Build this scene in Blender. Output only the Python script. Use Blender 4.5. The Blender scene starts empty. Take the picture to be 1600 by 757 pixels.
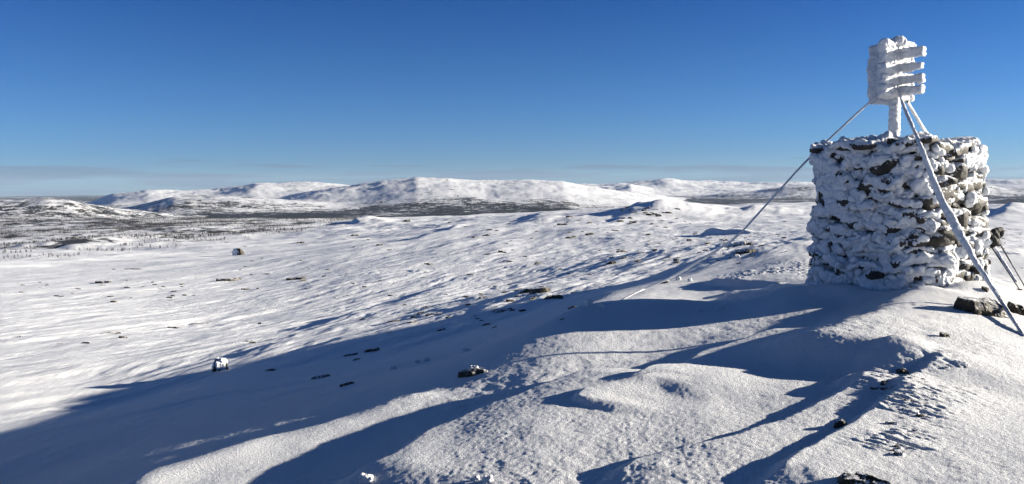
import bpy, math, random
import numpy as np
from mathutils import Matrix, Vector

# ------------------------------------------------------------------ camera, sky, sun
FPX, PITCH, ROLL = 1256.0, math.radians(3.85), math.radians(0.6)
SUN_AZ, SUN_EL = math.radians(84.0), math.radians(11.5)      # azimuth from +Y towards +X
SKY_STRENGTH, SUN_STRENGTH, EXPOSURE = 0.036, 5.0, 1.38
HAZE = 0.9e-5

scene = bpy.context.scene
COL = scene.collection
Fv = np.array([0, math.cos(PITCH), -math.sin(PITCH)])
U0 = np.array([0, math.sin(PITCH), math.cos(PITCH)])
R0 = np.array([1.0, 0, 0])
Rv = R0*math.cos(ROLL) - U0*math.sin(ROLL)
Uv = U0*math.cos(ROLL) + R0*math.sin(ROLL)
cam_d = bpy.data.cameras.new('camera')
cam_d.sensor_width = 36.0
cam_d.lens = FPX/1600*36.0
cam_d.clip_start = 0.1
cam_d.clip_end = 120000
cam = bpy.data.objects.new('camera', cam_d)
COL.objects.link(cam)
cam.matrix_world = Matrix(((Rv[0], Uv[0], -Fv[0], 0), (Rv[1], Uv[1], -Fv[1], 0), (Rv[2], Uv[2], -Fv[2], 0), (0, 0, 0, 1)))
scene.camera = cam

world = bpy.data.worlds.new('World')
scene.world = world
world.use_nodes = True
wn, wl = world.node_tree.nodes, world.node_tree.links
wn.clear()
def N(nt, typ, **kw):
    n = nt.nodes.new(typ)
    for k, v in kw.items():
        if k.startswith('i_'):
            n.inputs[k[2:].replace('_', ' ')].default_value = v
        else:
            setattr(n, k, v)
    return n
wt = world.node_tree
sky = N(wt, 'ShaderNodeTexSky', sky_type='NISHITA', sun_disc=False, sun_elevation=SUN_EL, sun_rotation=SUN_AZ,
        altitude=1100, air_density=1.0, dust_density=0.15, ozone_density=3.0)
bg = N(wt, 'ShaderNodeBackground'); bg.inputs['Strength'].default_value = SKY_STRENGTH
wo = N(wt, 'ShaderNodeOutputWorld')
# thin flat stratus lying low over the horizon
tc = N(wt, 'ShaderNodeTexCoord')
sep = N(wt, 'ShaderNodeSeparateXYZ'); wl.new(tc.outputs['Generated'], sep.inputs[0])
mp = N(wt, 'ShaderNodeMapping'); mp.inputs['Scale'].default_value = (2.6, 2.6, 55.0); mp.inputs['Location'].default_value = (3.1, 0.7, 0.35)
wl.new(tc.outputs['Generated'], mp.inputs['Vector'])
cn = N(wt, 'ShaderNodeTexNoise'); cn.inputs['Scale'].default_value = 2.2; cn.inputs['Detail'].default_value = 5; cn.inputs['Roughness'].default_value = 0.5
wl.new(mp.outputs[0], cn.inputs['Vector'])
hz = N(wt, 'ShaderNodeMapRange', interpolation_type='SMOOTHSTEP'); hz.inputs['From Min'].default_value = 0.050; hz.inputs['From Max'].default_value = 0.012
hz.inputs['To Min'].default_value = -0.28; hz.inputs['To Max'].default_value = 0.06
wl.new(sep.outputs['Z'], hz.inputs['Value'])
xg = N(wt, 'ShaderNodeMapRange'); xg.inputs['From Min'].default_value = 0.5; xg.inputs['From Max'].default_value = -0.5
xg.inputs['To Min'].default_value = -0.06; xg.inputs['To Max'].default_value = 0.05
wl.new(sep.outputs['X'], xg.inputs['Value'])
ad = N(wt, 'ShaderNodeMath', operation='ADD'); wl.new(cn.outputs['Fac'], ad.inputs[0]); wl.new(hz.outputs[0], ad.inputs[1])
ad2 = N(wt, 'ShaderNodeMath', operation='ADD'); wl.new(ad.outputs[0], ad2.inputs[0]); wl.new(xg.outputs[0], ad2.inputs[1])
cm = N(wt, 'ShaderNodeMapRange', interpolation_type='SMOOTHSTEP'); cm.inputs['From Min'].default_value = 0.46; cm.inputs['From Max'].default_value = 0.58
cm.inputs['To Max'].default_value = 0.5
wl.new(ad2.outputs[0], cm.inputs['Value'])
ramp = N(wt, 'ShaderNodeValToRGB'); cr = ramp.color_ramp      # clear dry winter air: deep blue overhead, blue down to the horizon
for e, (p, c) in zip([cr.elements[0], cr.elements[1]] + [cr.elements.new(q) for q in (.074, .149, .216, .40)],
                     [(0.0, (.48, .83, 1.58)), (1.0, (.020, .095, .32)), (.074, (.40, .77, 1.40)), (.149, (.26, .64, 1.22)), (.216, (.14, .52, 1.12)), (.40, (.045, .20, .54))]):
    e.position = p; e.color = c + (1,)
wl.new(sep.outputs['Z'], ramp.inputs[0])
hs = N(wt, 'ShaderNodeMix', data_type='RGBA', blend_type='MULTIPLY'); hs.inputs[0].default_value = 1.0
wl.new(sky.outputs[0], hs.inputs[6]); wl.new(ramp.outputs[0], hs.inputs[7])
mx = N(wt, 'ShaderNodeMix', data_type='RGBA'); mx.inputs[7].default_value = (1.5, 2.05, 3.3, 1)
wl.new(cm.outputs[0], mx.inputs[0]); wl.new(hs.outputs[2], mx.inputs[6])
wl.new(mx.outputs[2], bg.inputs['Color']); wl.new(bg.outputs[0], wo.inputs[0])

sun_d = bpy.data.lights.new('sun', 'SUN')
sun_d.energy = SUN_STRENGTH; sun_d.angle = math.radians(0.55); sun_d.color = (1.0, 0.91, 0.765)
sun = bpy.data.objects.new('sun', sun_d); COL.objects.link(sun)
SD = Vector((math.sin(SUN_AZ)*math.cos(SUN_EL), math.cos(SUN_AZ)*math.cos(SUN_EL), math.sin(SUN_EL)))
sun.rotation_euler = SD.to_track_quat('Z', 'Y').to_euler()
sun.location = (30, 10, 20)

vs = scene.view_settings
vs.view_transform = 'Standard'; vs.look = 'None'; vs.gamma = 1.0; vs.use_curve_mapping = False; vs.exposure = EXPOSURE
scene.render.engine = 'CYCLES'
scene.cycles.max_bounces = 5
scene.cycles.diffuse_bounces = 1
scene.cycles.volume_bounces = 0
scene.cycles.use_denoising = True

# ------------------------------------------------------------------ numeric helpers
def hash3(ix, iy, iz, seed):
    h = (ix.astype(np.int64)*374761393 + iy.astype(np.int64)*668265263 + iz.astype(np.int64)*2147483647 + seed*1274126177) & 0xFFFFFFFF
    h = ((h ^ (h >> 13))*1274126177) & 0xFFFFFFFF
    h = ((h ^ (h >> 16))*2246822519) & 0xFFFFFFFF
    return ((h ^ (h >> 15)) & 0xFFFFFF).astype(np.float32)/float(0xFFFFFF)*2-1
def vn2(x, y, seed=0):
    ix = np.floor(x); iy = np.floor(y)
    fx = (x-ix).astype(np.float32); fy = (y-iy).astype(np.float32)
    fx = fx*fx*fx*(fx*(fx*6-15)+10); fy = fy*fy*fy*(fy*(fy*6-15)+10)
    z = np.zeros_like(ix)
    a = hash3(ix, iy, z, seed); b = hash3(ix+1, iy, z, seed); c = hash3(ix, iy+1, z, seed); d = hash3(ix+1, iy+1, z, seed)
    return (a+(b-a)*fx) + ((c+(d-c)*fx)-(a+(b-a)*fx))*fy
def fbm2(x, y, seed=0, oct=4, gain=0.5, lac=2.03):
    t = np.zeros(np.shape(x), np.float32); a = 1.0; s = 0
    for k in range(oct):
        t += a*vn2(x, y, seed+17*k); s += a; a *= gain
        x, y = x*lac*0.8+y*lac*0.6+3.7, -x*lac*0.6+y*lac*0.8+9.1
    return t/s
def vn3(x, y, z, seed=0):
    i = [np.floor(q) for q in (x, y, z)]
    f = [q-p for q, p in zip((x, y, z), i)]
    f = [q*q*(3-2*q) for q in f]
    r = 0
    for dx in (0, 1):
        for dy in (0, 1):
            for dz in (0, 1):
                w = (f[0] if dx else 1-f[0])*(f[1] if dy else 1-f[1])*(f[2] if dz else 1-f[2])
                r = r + w*hash3(i[0]+dx, i[1]+dy, i[2]+dz, seed)
    return r
def fbm3(p, seed=0, oct=3, gain=0.5):
    t = 0; a = 1; s = 0; p = np.array(p, dtype=float)
    for k in range(oct):
        t = t + a*vn3(p[:, 0], p[:, 1], p[:, 2], seed+31*k); s += a; a *= gain; p = p*2.07+5.3
    return t/s
def sst(a, b, x):
    t = np.clip((x-a)/(b-a), 0, 1); return t*t*(3-2*t)

def ray(px, py):
    a = (np.asarray(px, float)-800)/FPX; b = (378.5-np.asarray(py, float))/FPX
    return Fv[:, None]*1.0 + Rv[:, None]*np.atleast_1d(a)[None] + Uv[:, None]*np.atleast_1d(b)[None]
def unp(px, py, d):                     # point on the pixel's ray at forward distance d
    v = ray(px, py)[:, 0]; v = v/v[1]; return v*d
def proj(x, y, z):
    p = np.stack([x, y, z]); c = Fv@p
    return 800+FPX*(Rv@p)/c, 378.5-FPX*(Uv@p)/c

# ------------------------------------------------------------------ the lie of the land (surveyed points: picture x, y, distance)
CTRL = [
 # the summit knoll
 (1600,757,4.15),(1400,757,4.25),(1200,757,4.45),(1000,757,4.68),(800,757,4.95),(400,757,5.75),(240,757,6.2),(600,757,5.3),
 (480,685,7.25),(620,640,8.0),(740,570,9.6),(850,505,11.6),(1000,482,12.4),(1150,486,12.0),
 (1000,620,6.8),(1200,600,6.85),(800,660,6.55),(1200,530,8.8),(1000,540,9.4),(1400,600,6.6),(1400,520,8.7),
 (1270,466,11.6),(1400,474,10.6),(1540,446,11.9),(1600,505,9.4),(1560,420,17),(1600,400,26),(1500,700,4.9),
 (1100,470,15.0),(1250,440,15.5),(1250,400,21),(1150,420,20),(1040,450,17),(920,477,14.6),
 (1120,405,25),(1190,390,29),(1260,376,33),
 (840,512,12.9),(730,551,12.2),(615,577,12.1),(497,604,12.2),(350,632,12.5),(168,668,12.6),
 # shaded slope beyond the lip
 (-60,740,10.0),(100,720,9.8),(300,610,18),(560,570,20),(740,520,22),(900,470,26),(1060,432,36),
 (-100,710,14),(0,690,15),(180,630,22),(340,576,25.5),(560,545,24.5),(650,528,25.5),(780,490,30),(925,440,40),(1060,420,48),
 # sunlit fell side
 (0,600,26),(-150,600,28),(0,500,60),(0,430,140),(0,400,260),(0,370,500),(0,340,1100),(-300,420,150),(-300,340,1000),
 (200,500,60),(340,500,60),(200,430,130),(400,440,110),(300,405,230),(400,372,420),(550,350,600),(640,344,720),(200,345,900),(400,342,1000),
 (600,430,90),(600,390,160),(700,343,500),(800,440,70),(800,390,130),(850,347,350),(820,337,480),
 (950,400,90),(940,352,250),(1000,321,420),(955,329,430),(900,333,500),(1100,324,600),(1050,345,300),(1100,380,110),(1110,352,200),
 (1200,352,230),(1260,318,700),(1180,330,450),(1170,385,70),(1210,400,45),(1130,380,75),
 (1600,345,190),(1570,332,330),(1600,372,70),(1700,330,400),(1500,372,60),(1450,330,400),(1700,420,18),
]
EXTRA = []   # (x, y, z)
for az in (-180, -120, -75, -50, 50, 75, 110, 150):
    for r, z in ((1.2, -1.66), (5, -1.62 if az > 0 else -2.1), (18, -3.0 if az > 0 else -4.2), (70, -9), (300, -22), (1100, -42)):
        if abs(az) == 50 and r < 1200 and r > 2: 
            if az < 0: z = z*1.15
        EXTRA.append((r*math.sin(math.radians(az)), r*math.cos(math.radians(az)), z))
for az in (-30, 0, 30):
    EXTRA.append((1.2*math.sin(math.radians(az)), 1.2*math.cos(math.radians(az)), -1.66))
    EXTRA.append((2.6*math.sin(math.radians(az)), 2.6*math.cos(math.radians(az)), -1.68 - (0.06 if az < 0 else 0)))
for px in (-300, 0, 300, 600, 900, 1200, 1500, 1800):
    EXTRA.append(tuple(unp(px, 352, 2400)))
    EXTRA.append(tuple(unp(px, 334, 3800)))
pts = np.array([unp(*c) for c in CTRL] + EXTRA)
def uv_of(x, y):
    return np.arctan2(x, y)*1.6, np.log(np.sqrt(x*x+y*y)+1e-6)
cu, cv = uv_of(pts[:, 0], pts[:, 1])
cval = np.log(-pts[:, 2])
def phi(d2): return 0.5*d2*np.log(d2+1e-9)
n = len(pts)
A = np.zeros((n+3, n+3)); 
d2 = (cu[:, None]-cu[None])**2 + (cv[:, None]-cv[None])**2
A[:n, :n] = phi(d2) + np.eye(n)*0.0006
A[:n, n] = 1; A[:n, n+1] = cu; A[:n, n+2] = cv
A[n:, :n] = A[:n, n:].T
W = np.linalg.solve(A, np.concatenate([cval, [0, 0, 0]]))
def base_near(x, y):
    u, v = uv_of(x, y)
    out = np.empty(u.shape)
    for s in range(0, u.size, 60000):
        uu = u[s:s+60000].astype(np.float32); vv = v[s:s+60000].astype(np.float32)
        dd = (uu[:, None]-cu[None].astype(np.float32))**2 + (vv[:, None]-cv[None].astype(np.float32))**2
        dd = 0.5*dd*np.log(dd+1e-9)
        out[s:s+60000] = dd@W[:n].astype(np.float32) + W[n] + W[n+1]*uu + W[n+2]*vv
    return -np.exp(np.clip(out, -2, 6.5))

def hit(px, py, hf, dmin=3.0, dmax=3000.0):
    """first point where each pixel ray meets height function hf"""
    px = np.atleast_1d(np.asarray(px, float)); py = np.atleast_1d(np.asarray(py, float))
    v = ray(px, py); v = v/v[1]
    res = np.full((len(px), 3), np.nan)
    ds = np.exp(np.linspace(math.log(dmin), math.log(dmax), 700))
    X = v[0][:, None]*ds[None]; Y = v[1][:, None]*ds[None]; Z = v[2][:, None]*ds[None]
    H = hf(X.ravel(), Y.ravel()).reshape(X.shape)
    below = Z < H
    for i in range(len(px)):
        k = int(np.argmax(below[i]))
        if not below[i, k]: continue
        if k == 0: d = ds[0]
        else:
            a0 = Z[i, k-1]-H[i, k-1]; a1 = H[i, k]-Z[i, k]; t = a0/(a0+a1+1e-12); d = ds[k-1]+(ds[k]-ds[k-1])*t
        res[i] = (v[0][i]*d, d, v[2][i]*d)
    return res

# far ranges: skyline as (picture x, y), distance, front and back widths (in ln r)
RANGES = [
 (3600, .22, .20, [(-500,312),(-200,314),(0,310),(70,305),(110,308),(150,317),(220,327),(300,338),(420,346)]),
 (5200, .20, .2, [(-100,345),(60,338),(150,328),(210,318),(270,304),(300,302),(380,304),(450,307),(520,313),(600,321),(700,330)]),
 (8500, .26, .25, [(-100,330),(100,320),(140,313),(175,300),(230,292),(300,294),(345,291),(400,281),(470,281),(540,285),(580,292),(640,302),(720,312)]),
 (6800, .34, .3, [(330,322),(420,306),(500,293),(560,286),(600,279),(650,273),(700,274),(760,280),(830,279),(880,282),(920,289),(980,296),(1040,304),(1080,312),(1160,325)]),
 (17000, .2, .2, [(-300,318),(200,312),(600,300),(850,287),(930,285),(965,284),(990,281),(1045,275),(1075,279),(1110,280),(1200,281),(1300,281),(1500,277),(1560,275),(1600,274),(1640,278),(1800,275),(2100,280)]),
 (12500, .2, .2, [(700,312),(850,296),(900,287),(960,288),(985,283),(1020,289),(1100,292),(1200,290),(1300,290)]),
 (9000, .2, .22, [(1000,316),(1060,306),(1120,300),(1180,295),(1225,288),(1270,285),(1400,287),(1480,286),(1540,284),(1570,290),(1600,292),(1800,283),(2100,290)]),
 (6200, .14, .2, [(1060,326),(1180,322),(1240,314),(1290,308),(1400,310),(1540,306),(1600,304),(1800,300),(2100,310)]),
]
WK = [.55, .51, .40, .39, .26, .33, .48, .62]
def far_h(x, y, want_wood=False):
    r = np.sqrt(x*x+y*y)+1e-3; az = np.arctan2(x, y); lr = np.log(r)
    z = -125 - 22*sst(5000, 16000, r) + 14*fbm2(x/900, y/900, 5, 3)
    wd = 0.60 + 0.20*fbm2(x/1700, y/900, 601, 3)
    for k, (R, wf, wb, sky_) in enumerate(RANGES):
        P = np.array([unp(a, b, 1.0) for a, b in sky_])
        paz = np.arctan2(P[:, 0], P[:, 1]); pel = P[:, 2]/np.hypot(P[:, 0], P[:, 1])
        # smooth skyline interpolation
        g = np.linspace(paz[0], paz[-1], 700); e = np.interp(g, paz, pel)
        kk = np.hanning(15); kk /= kk.sum(); e = np.convolve(np.pad(e, 7, 'edge'), kk, 'valid') - .0040
        crest = np.interp(az, g, e)*R
        wob = lr + 0.11*fbm2(x/2600+k*3.3, y/2600+k*1.7, 40+k, 4)
        t = (wob-math.log(R))
        prof = np.where(t < 0, np.exp(-(t/wf)**2), np.exp(-(t/wb)**2))
        lo = -150.0
        zk = lo + (crest-lo)*prof
        rel = fbm2(x/620+k, y/620, 70+k, 5, 0.55)
        ridg = 1-np.abs(fbm2(x/1500+k*7, y/1500, 90+k, 4, 0.5))*2
        zk = zk + prof*(1-0.6*prof)*(rel*R*0.0040 + ridg*R*0.0022) + prof*rel*R*0.0012 + prof*12*fbm2(x/170, y/170, 95+k, 4, .6)
        fade = sst(paz[0]-0.02, paz[0]+0.10, az)*(1-sst(paz[-1]-0.10, paz[-1]+0.02, az))
        zk = lo + (zk-lo)*fade
        ps = sst(.12, .5, prof*fade); wd = np.where(zk > z, WK[k]*ps + wd*(1-ps) - 0.08*ps*prof*prof + 0.05*fbm2(x/900, y/900, 611+k, 2), wd)
        # smooth max
        kx = 14.0
        m = np.maximum(z, zk); z = m + kx*np.log1p(np.exp(-np.abs(z-zk)/kx))*0.5*np.exp(-np.abs(z-zk)/kx)
    return (z, wd) if want_wood else z

def polyridge(x, y, line, h, wl_, wr_, tap=0.18):
    """drift crest along a world polyline: steep on the side away from the sun, gentle towards it"""
    P = np.array(line)[:, :2]; seg = P[1:]-P[:-1]; L = np.hypot(seg[:, 0], seg[:, 1]); cum = np.concatenate([[0], np.cumsum(L)])
    best = np.full(x.shape, 1e9); sg = np.zeros(x.shape); tt = np.zeros(x.shape)
    for i in range(len(seg)):
        dx = x-P[i, 0]; dy = y-P[i, 1]; t = np.clip((dx*seg[i, 0]+dy*seg[i, 1])/L[i]**2, 0, 1)
        ex = dx-t*seg[i, 0]; ey = dy-t*seg[i, 1]; d = np.hypot(ex, ey)
        side = np.where(seg[i, 0]*dy-seg[i, 1]*dx > 0, -1.0, 1.0)        # left of the line = -1
        m = d < best; best = np.where(m, d, best); sg = np.where(m, side, sg); tt = np.where(m, (cum[i]+t*L[i])/cum[-1], tt)
    s = best*sg
    ch = P[-1]-P[0]; tt = np.clip(((x-P[0, 0])*ch[0]+(y-P[0, 1])*ch[1])/(ch@ch), 0, 1)      # taper measured along the chord
    end = sst(0, tap, tt)*(1-sst(1-tap, 1, tt))
    left = 1-sst(0, 1, -s/wl_)
    right = np.exp(-(s/wr_)**2)
    return h*end*np.where(s < 0, left, right)

DR = [  # picture polyline lower-left to upper-right, height, lee width, windward width
 ([(500,790),(560,752),(642,713),(760,655),(860,618),(930,592),(1000,574)], .115, .22, 1.1),
 ([(950,662),(922,655),(906,646),(912,635),(945,625),(985,615),(1040,603)], .045, .10, .30, .2),
 ([(930,618),(975,611),(1060,588),(1110,560),(1190,528),(1250,508)], .08, .15, .9),
 ([(900,800),(965,752),(1080,712),(1180,674),(1290,638),(1350,610),(1400,588)], .055, .14, .7),
 ([(1140,800),(1215,752),(1300,690),(1390,648),(1425,610),(1510,575)], .055, .12, .6),
 ([(1235,585),(1290,565),(1345,542),(1400,512),(1450,484),(1480,470)], .24, .95, 1.6),
 ([(835,508,11.9),(880,497,12.0),(950,487,12.1),(1050,482,12.2),(1150,483,12.1),(1240,484,11.8),(1300,486,11.2)], .15, .9, .8),
 ([(120,830),(238,757),(330,728),(420,703),(490,683),(600,650),(690,610)], .10, .5, .5),
 ([(1060,420,24),(1120,405,25),(1190,390,29),(1260,376,33),(1300,372,36)], .16, 2.2, 3.5),
 ([(1100,448),(1150,440),(1185,430)], .13, .5, 1.5),
 ([(1190,462),(1240,452),(1262,446)], .12, .4, 1.0),
 ([(1290,620),(1340,600),(1390,578),(1420,560)], .05, .12, .4),
 ([(1130,462),(1190,458),(1230,454)], .06, .25, .8),
]
MID = [ # larger wind ridges and knolls further off
 ([(470,520),(560,492),(640,470),(720,440)], .22, 1.6, 5),
 ([(380,560),(480,520),(600,495)], .07, .8, 3),
 ([(660,378),(705,362),(725,352)], 1.7, 7, 24),
 ([(560,352),(572,347)], 4.0, 8, 16),
 ([(945,338),(965,326),(985,321)], 1.2, 8, 40),
 ([(965,352),(985,335),(1003,322)], 1.3, 7, 30),
 ([(992,336),(1003,326),(1012,322)], 1.6, 14, 34, .3), ([(1020,338),(1034,329),(1044,325)], 1.3, 7, 20, .3), ([(968,342),(978,334),(984,328)], 1.2, 8, 24, .3),
 ([(835,354),(856,343)], 1.6, 7, 24), ([(830,345),(850,335)], 1.8, 9, 30),
 ([(1115,368),(1135,366)], 1.1, 2.5, 6),
 ([(1172,333),(1186,328)], 2.5, 8, 20), ([(1124,318),(1130,314)], 5.0, 9, 20),
 ([(60,392),(140,384),(260,378)], 2.5, 30, 60),
 ([(1575,345),(1590,330)], 3.0, 9, 14), ([(1535,330),(1555,320)], 3.0, 9, 14),
]
def lines_world(lst):
    out = []
    for l, h, a, b, *tp in lst:
        P = np.array([unp(*p) if len(p) == 3 else hit([p[0]], [p[1]], base_near, 2.5, 1200)[0] for p in l])
        ok = ~np.isnan(P[:, 0])
        out.append((P[ok], h, a, b, tp[0] if tp else .18))
    return [o for o in out if len(o[0]) >= 2]
DRW = lines_world(DR); MIDW = lines_world(MID)
PIT = hit([893], [640], base_near, 2.5, 100)[0]
CAIRN_C = np.array([unp(1401, 470, 11.85)[0], 11.85])

SCOUR = []
for px_, py_, wa, wb, am in ((1430, 640, .30, .75, .035), (1400, 700, .22, .3, .03), (1390, 600, .2, .5, .022), (1480, 590, .2, .6, .02), (1540, 560, .3, .5, .012), (1180, 466, .5, .8, .03), (1090, 484, .25, .8, .025), (1230, 425, 1.2, 2.0, .06), (1572, 516, .25, .35, .035), (1420, 505, .5, .5, .02), (1330, 487, .4, .6, .02), (720, 640, .15, .25, .02)):
    q_ = hit([px_], [py_], base_near, 2.5, 60)[0]; SCOUR.append((q_[0], q_[1], wa, wb, am))

def height(x, y):
    x = np.asarray(x, float); y = np.asarray(y, float)
    r = np.sqrt(x*x+y*y)
    z = np.empty(x.shape)
    w = sst(math.log(1300), math.log(2300), np.log(r+1e-6))
    nb = w < 1
    zn = np.zeros(x.shape); zf = np.zeros(x.shape)
    if nb.any(): zn[nb] = base_near(x[nb], y[nb])
    fb = w > 0
    if fb.any(): zf[fb] = far_h(x[fb], y[fb])
    z = zn*(1-w) + zf*w
    # wind relief
    def band(lx, ly, ang, amp, r0, r1, r2, r3, seed, oct=3, sharp=False):
        m = (r > r0) & (r < r3)
        if not m.any(): return
        ca, sa = math.cos(ang), math.sin(ang)
        xx, yy, rr = x[m], y[m], r[m]
        a = xx*sa+yy*ca; b = xx*ca-yy*sa
        wob = fbm2(a/ly*0.6, b/ly*0.6, seed+3, 2)*lx*1.2
        f = fbm2(a/ly, (b+wob)/lx, seed, oct, 0.5)
        if sharp: f = (1-np.abs(f)*2.2)*0.6
        z[m] += amp*f*sst(r0, r1, rr)*(1-sst(r2, r3, rr))
    R = math.radians
    band(1.6, 4.0, R(40), .05, 2, 5, 14, 30, 11, 3)
    band(3.5, 8.0, R(40), .07, 12, 18, 60, 140, 12, 4)
    band(1.1, 4.0, R(22), .12, 18, 30, 90, 200, 13, 4)
    band(5, 24, R(20), .20, 30, 60, 300, 600, 14, 5)
    band(16, 60, R(16), .6, 80, 160, 900, 1600, 15, 5)
    band(60, 110, R(10), 2.6, 200, 420, 1500, 2500, 16, 5)
    band(35, 35, R(40), .5, 90, 160, 900, 1600, 17, 5, True)
    near = r < 60
    if near.any():
        xx, yy = x[near], y[near]; dz = np.zeros(xx.shape)
        wx = xx + 0.16*fbm2(xx*1.1, yy*1.1, 301, 3); wy = yy + 0.16*fbm2(xx*1.1+9, yy*1.1, 302, 3)
        for P, h, a, b, tp in DRW: dz += polyridge(wx, wy, P, h, a, b, tp)
        # snow banked round the foot of the cairn
        dc = np.hypot(xx-CAIRN_C[0], yy-CAIRN_C[1])
        dz += 0.20*np.exp(-((dc-1.25)/0.45)**2)*(0.75+0.5*fbm2(xx*1.3, yy*1.3, 77, 2))
        # rough crust
        m2 = fbm2(xx*0.5, yy*0.5, 310, 2)
        dz += 0.006*fbm2(xx*7, yy*5, 311, 3)*(0.6+m2)
        rn = np.hypot(xx, yy); gm = (rn > 3) & (rn < 20)
        fine = np.zeros(xx.shape)
        cs, sn = math.cos(math.radians(48)), math.sin(math.radians(48))
        ga, gb = xx[gm]*sn+yy[gm]*cs, xx[gm]*cs-yy[gm]*sn
        fine[gm] = fbm2(ga*26, gb*34, 312, 2, .6)*(1-sst(9, 20, rn[gm]))*(.75+.6*fbm2(xx[gm]*.9, yy[gm]*.9, 313, 2))
        dz += 0.0026*fine
        # scoured, broken crust
        for q in SCOUR:
            w_ = np.exp(-(((xx-q[0])*cs-(yy-q[1])*sn)/q[2])**2-(((xx-q[0])*sn+(yy-q[1])*cs)/q[3])**2); k_ = w_ > .02
            a_, b_ = xx[k_]*sn+yy[k_]*cs, xx[k_]*cs-yy[k_]*sn
            rr_ = 1-np.abs(fbm2(b_*6, a_*15, 314, 3, .6))*2.2
            dz[k_] += q[4]*.55*w_[k_]*rr_*sst(-.1, .5, fbm2(a_*1.5, b_*2.5, 315, 2)+w_[k_]*.5)
        z[near] += dz
    mid = (r > 14) & (r < 1500)
    if mid.any():
        xx, yy = x[mid], y[mid]; dz = np.zeros(xx.shape)
        rr = r[mid]; wv = np.minimum(rr*0.012, 6)
        wx = xx + wv*fbm2(xx/(wv*3), yy/(wv*3), 321, 3); wy = yy + wv*fbm2(xx/(wv*3)+9, yy/(wv*3), 322, 3)
        for P, h, a, b, tp in MIDW: dz += polyridge(wx, wy, P, h, a, b, tp)
        z[mid] += dz
    return z

# ------------------------------------------------------------------ mesh helpers
def mesh_np(name, V, F, smooth=True):
    V = np.ascontiguousarray(V, np.float32); F = np.ascontiguousarray(F, np.int32)
    me = bpy.data.meshes.new(name); k = F.shape[1]
    me.vertices.add(len(V)); me.vertices.foreach_set('co', V.ravel())
    me.loops.add(F.size); me.loops.foreach_set('vertex_index', F.ravel())
    me.polygons.add(len(F)); me.polygons.foreach_set('loop_start', np.arange(0, F.size, k, dtype=np.int32))
    me.polygons.foreach_set('use_smooth', np.full(len(F), smooth))
    me.update(calc_edges=True)
    return me
def add(name, me, mat=None, parent=None, label=None, cat=None, group=None, kind=None, loc=None, rot=None):
    o = bpy.data.objects.new(name, me); COL.objects.link(o)
    if mat is not None and me is not None:
        me.materials.clear(); me.materials.append(mat)
    if parent: o.parent = parent
    if label: o['label'] = label
    if cat: o['category'] = cat
    if group: o['group'] = group
    if kind: o['kind'] = kind
    if loc is not None: o.location = loc
    if rot is not None: o.rotation_euler = rot
    return o

# ------------------------------------------------------------------ materials
def new_mat(name):
    m = bpy.data.materials.new(name); m.use_nodes = True; nt = m.node_tree
    b = nt.nodes['Principled BSDF']; return m, nt, b
def noise(nt, vec, scale, detail=4, rough=0.5, dist=0.0):
    t = N(nt, 'ShaderNodeTexNoise'); t.inputs['Scale'].default_value = scale; t.inputs['Detail'].default_value = detail
    t.inputs['Roughness'].default_value = rough; t.inputs['Distortion'].default_value = dist
    if vec is not None: nt.links.new(vec, t.inputs['Vector'])
    return t
def mrange(nt, val, a, b, c=0.0, d=1.0, smooth=True):
    t = N(nt, 'ShaderNodeMapRange'); 
    if smooth: t.interpolation_type = 'SMOOTHSTEP'
    t.inputs['From Min'].default_value = a; t.inputs['From Max'].default_value = b
    t.inputs['To Min'].default_value = c; t.inputs['To Max'].default_value = d
    nt.links.new(val, t.inputs['Value']); return t
def math_(nt, op, a, b=None):
    t = N(nt, 'ShaderNodeMath', operation=op)
    for i, q in enumerate((a, b)):
        if q is None: continue
        if isinstance(q, (int, float)): t.inputs[i].default_value = q
        else: nt.links.new(q, t.inputs[i])
    return t.outputs[0]
def bump(nt, h, dist, strength=1.0, prev=None):
    t = N(nt, 'ShaderNodeBump'); t.inputs['Strength'].default_value = strength; t.inputs['Distance'].default_value = dist
    nt.links.new(h, t.inputs['Height'])
    if prev is not None: nt.links.new(prev, t.inputs['Normal'])
    return t.outputs['Normal']
def mixc(nt, f, a, b):
    t = N(nt, 'ShaderNodeMix', data_type='RGBA')
    if isinstance(f, float): t.inputs[0].default_value = f
    else: nt.links.new(f, t.inputs[0])
    for i, q in ((6, a), (7, b)):
        if isinstance(q, tuple): t.inputs[i].default_value = q
        else: nt.links.new(q, t.inputs[i])
    return t.outputs[2]
SNOW = (0.86, 0.88, 0.91, 1)

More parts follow.
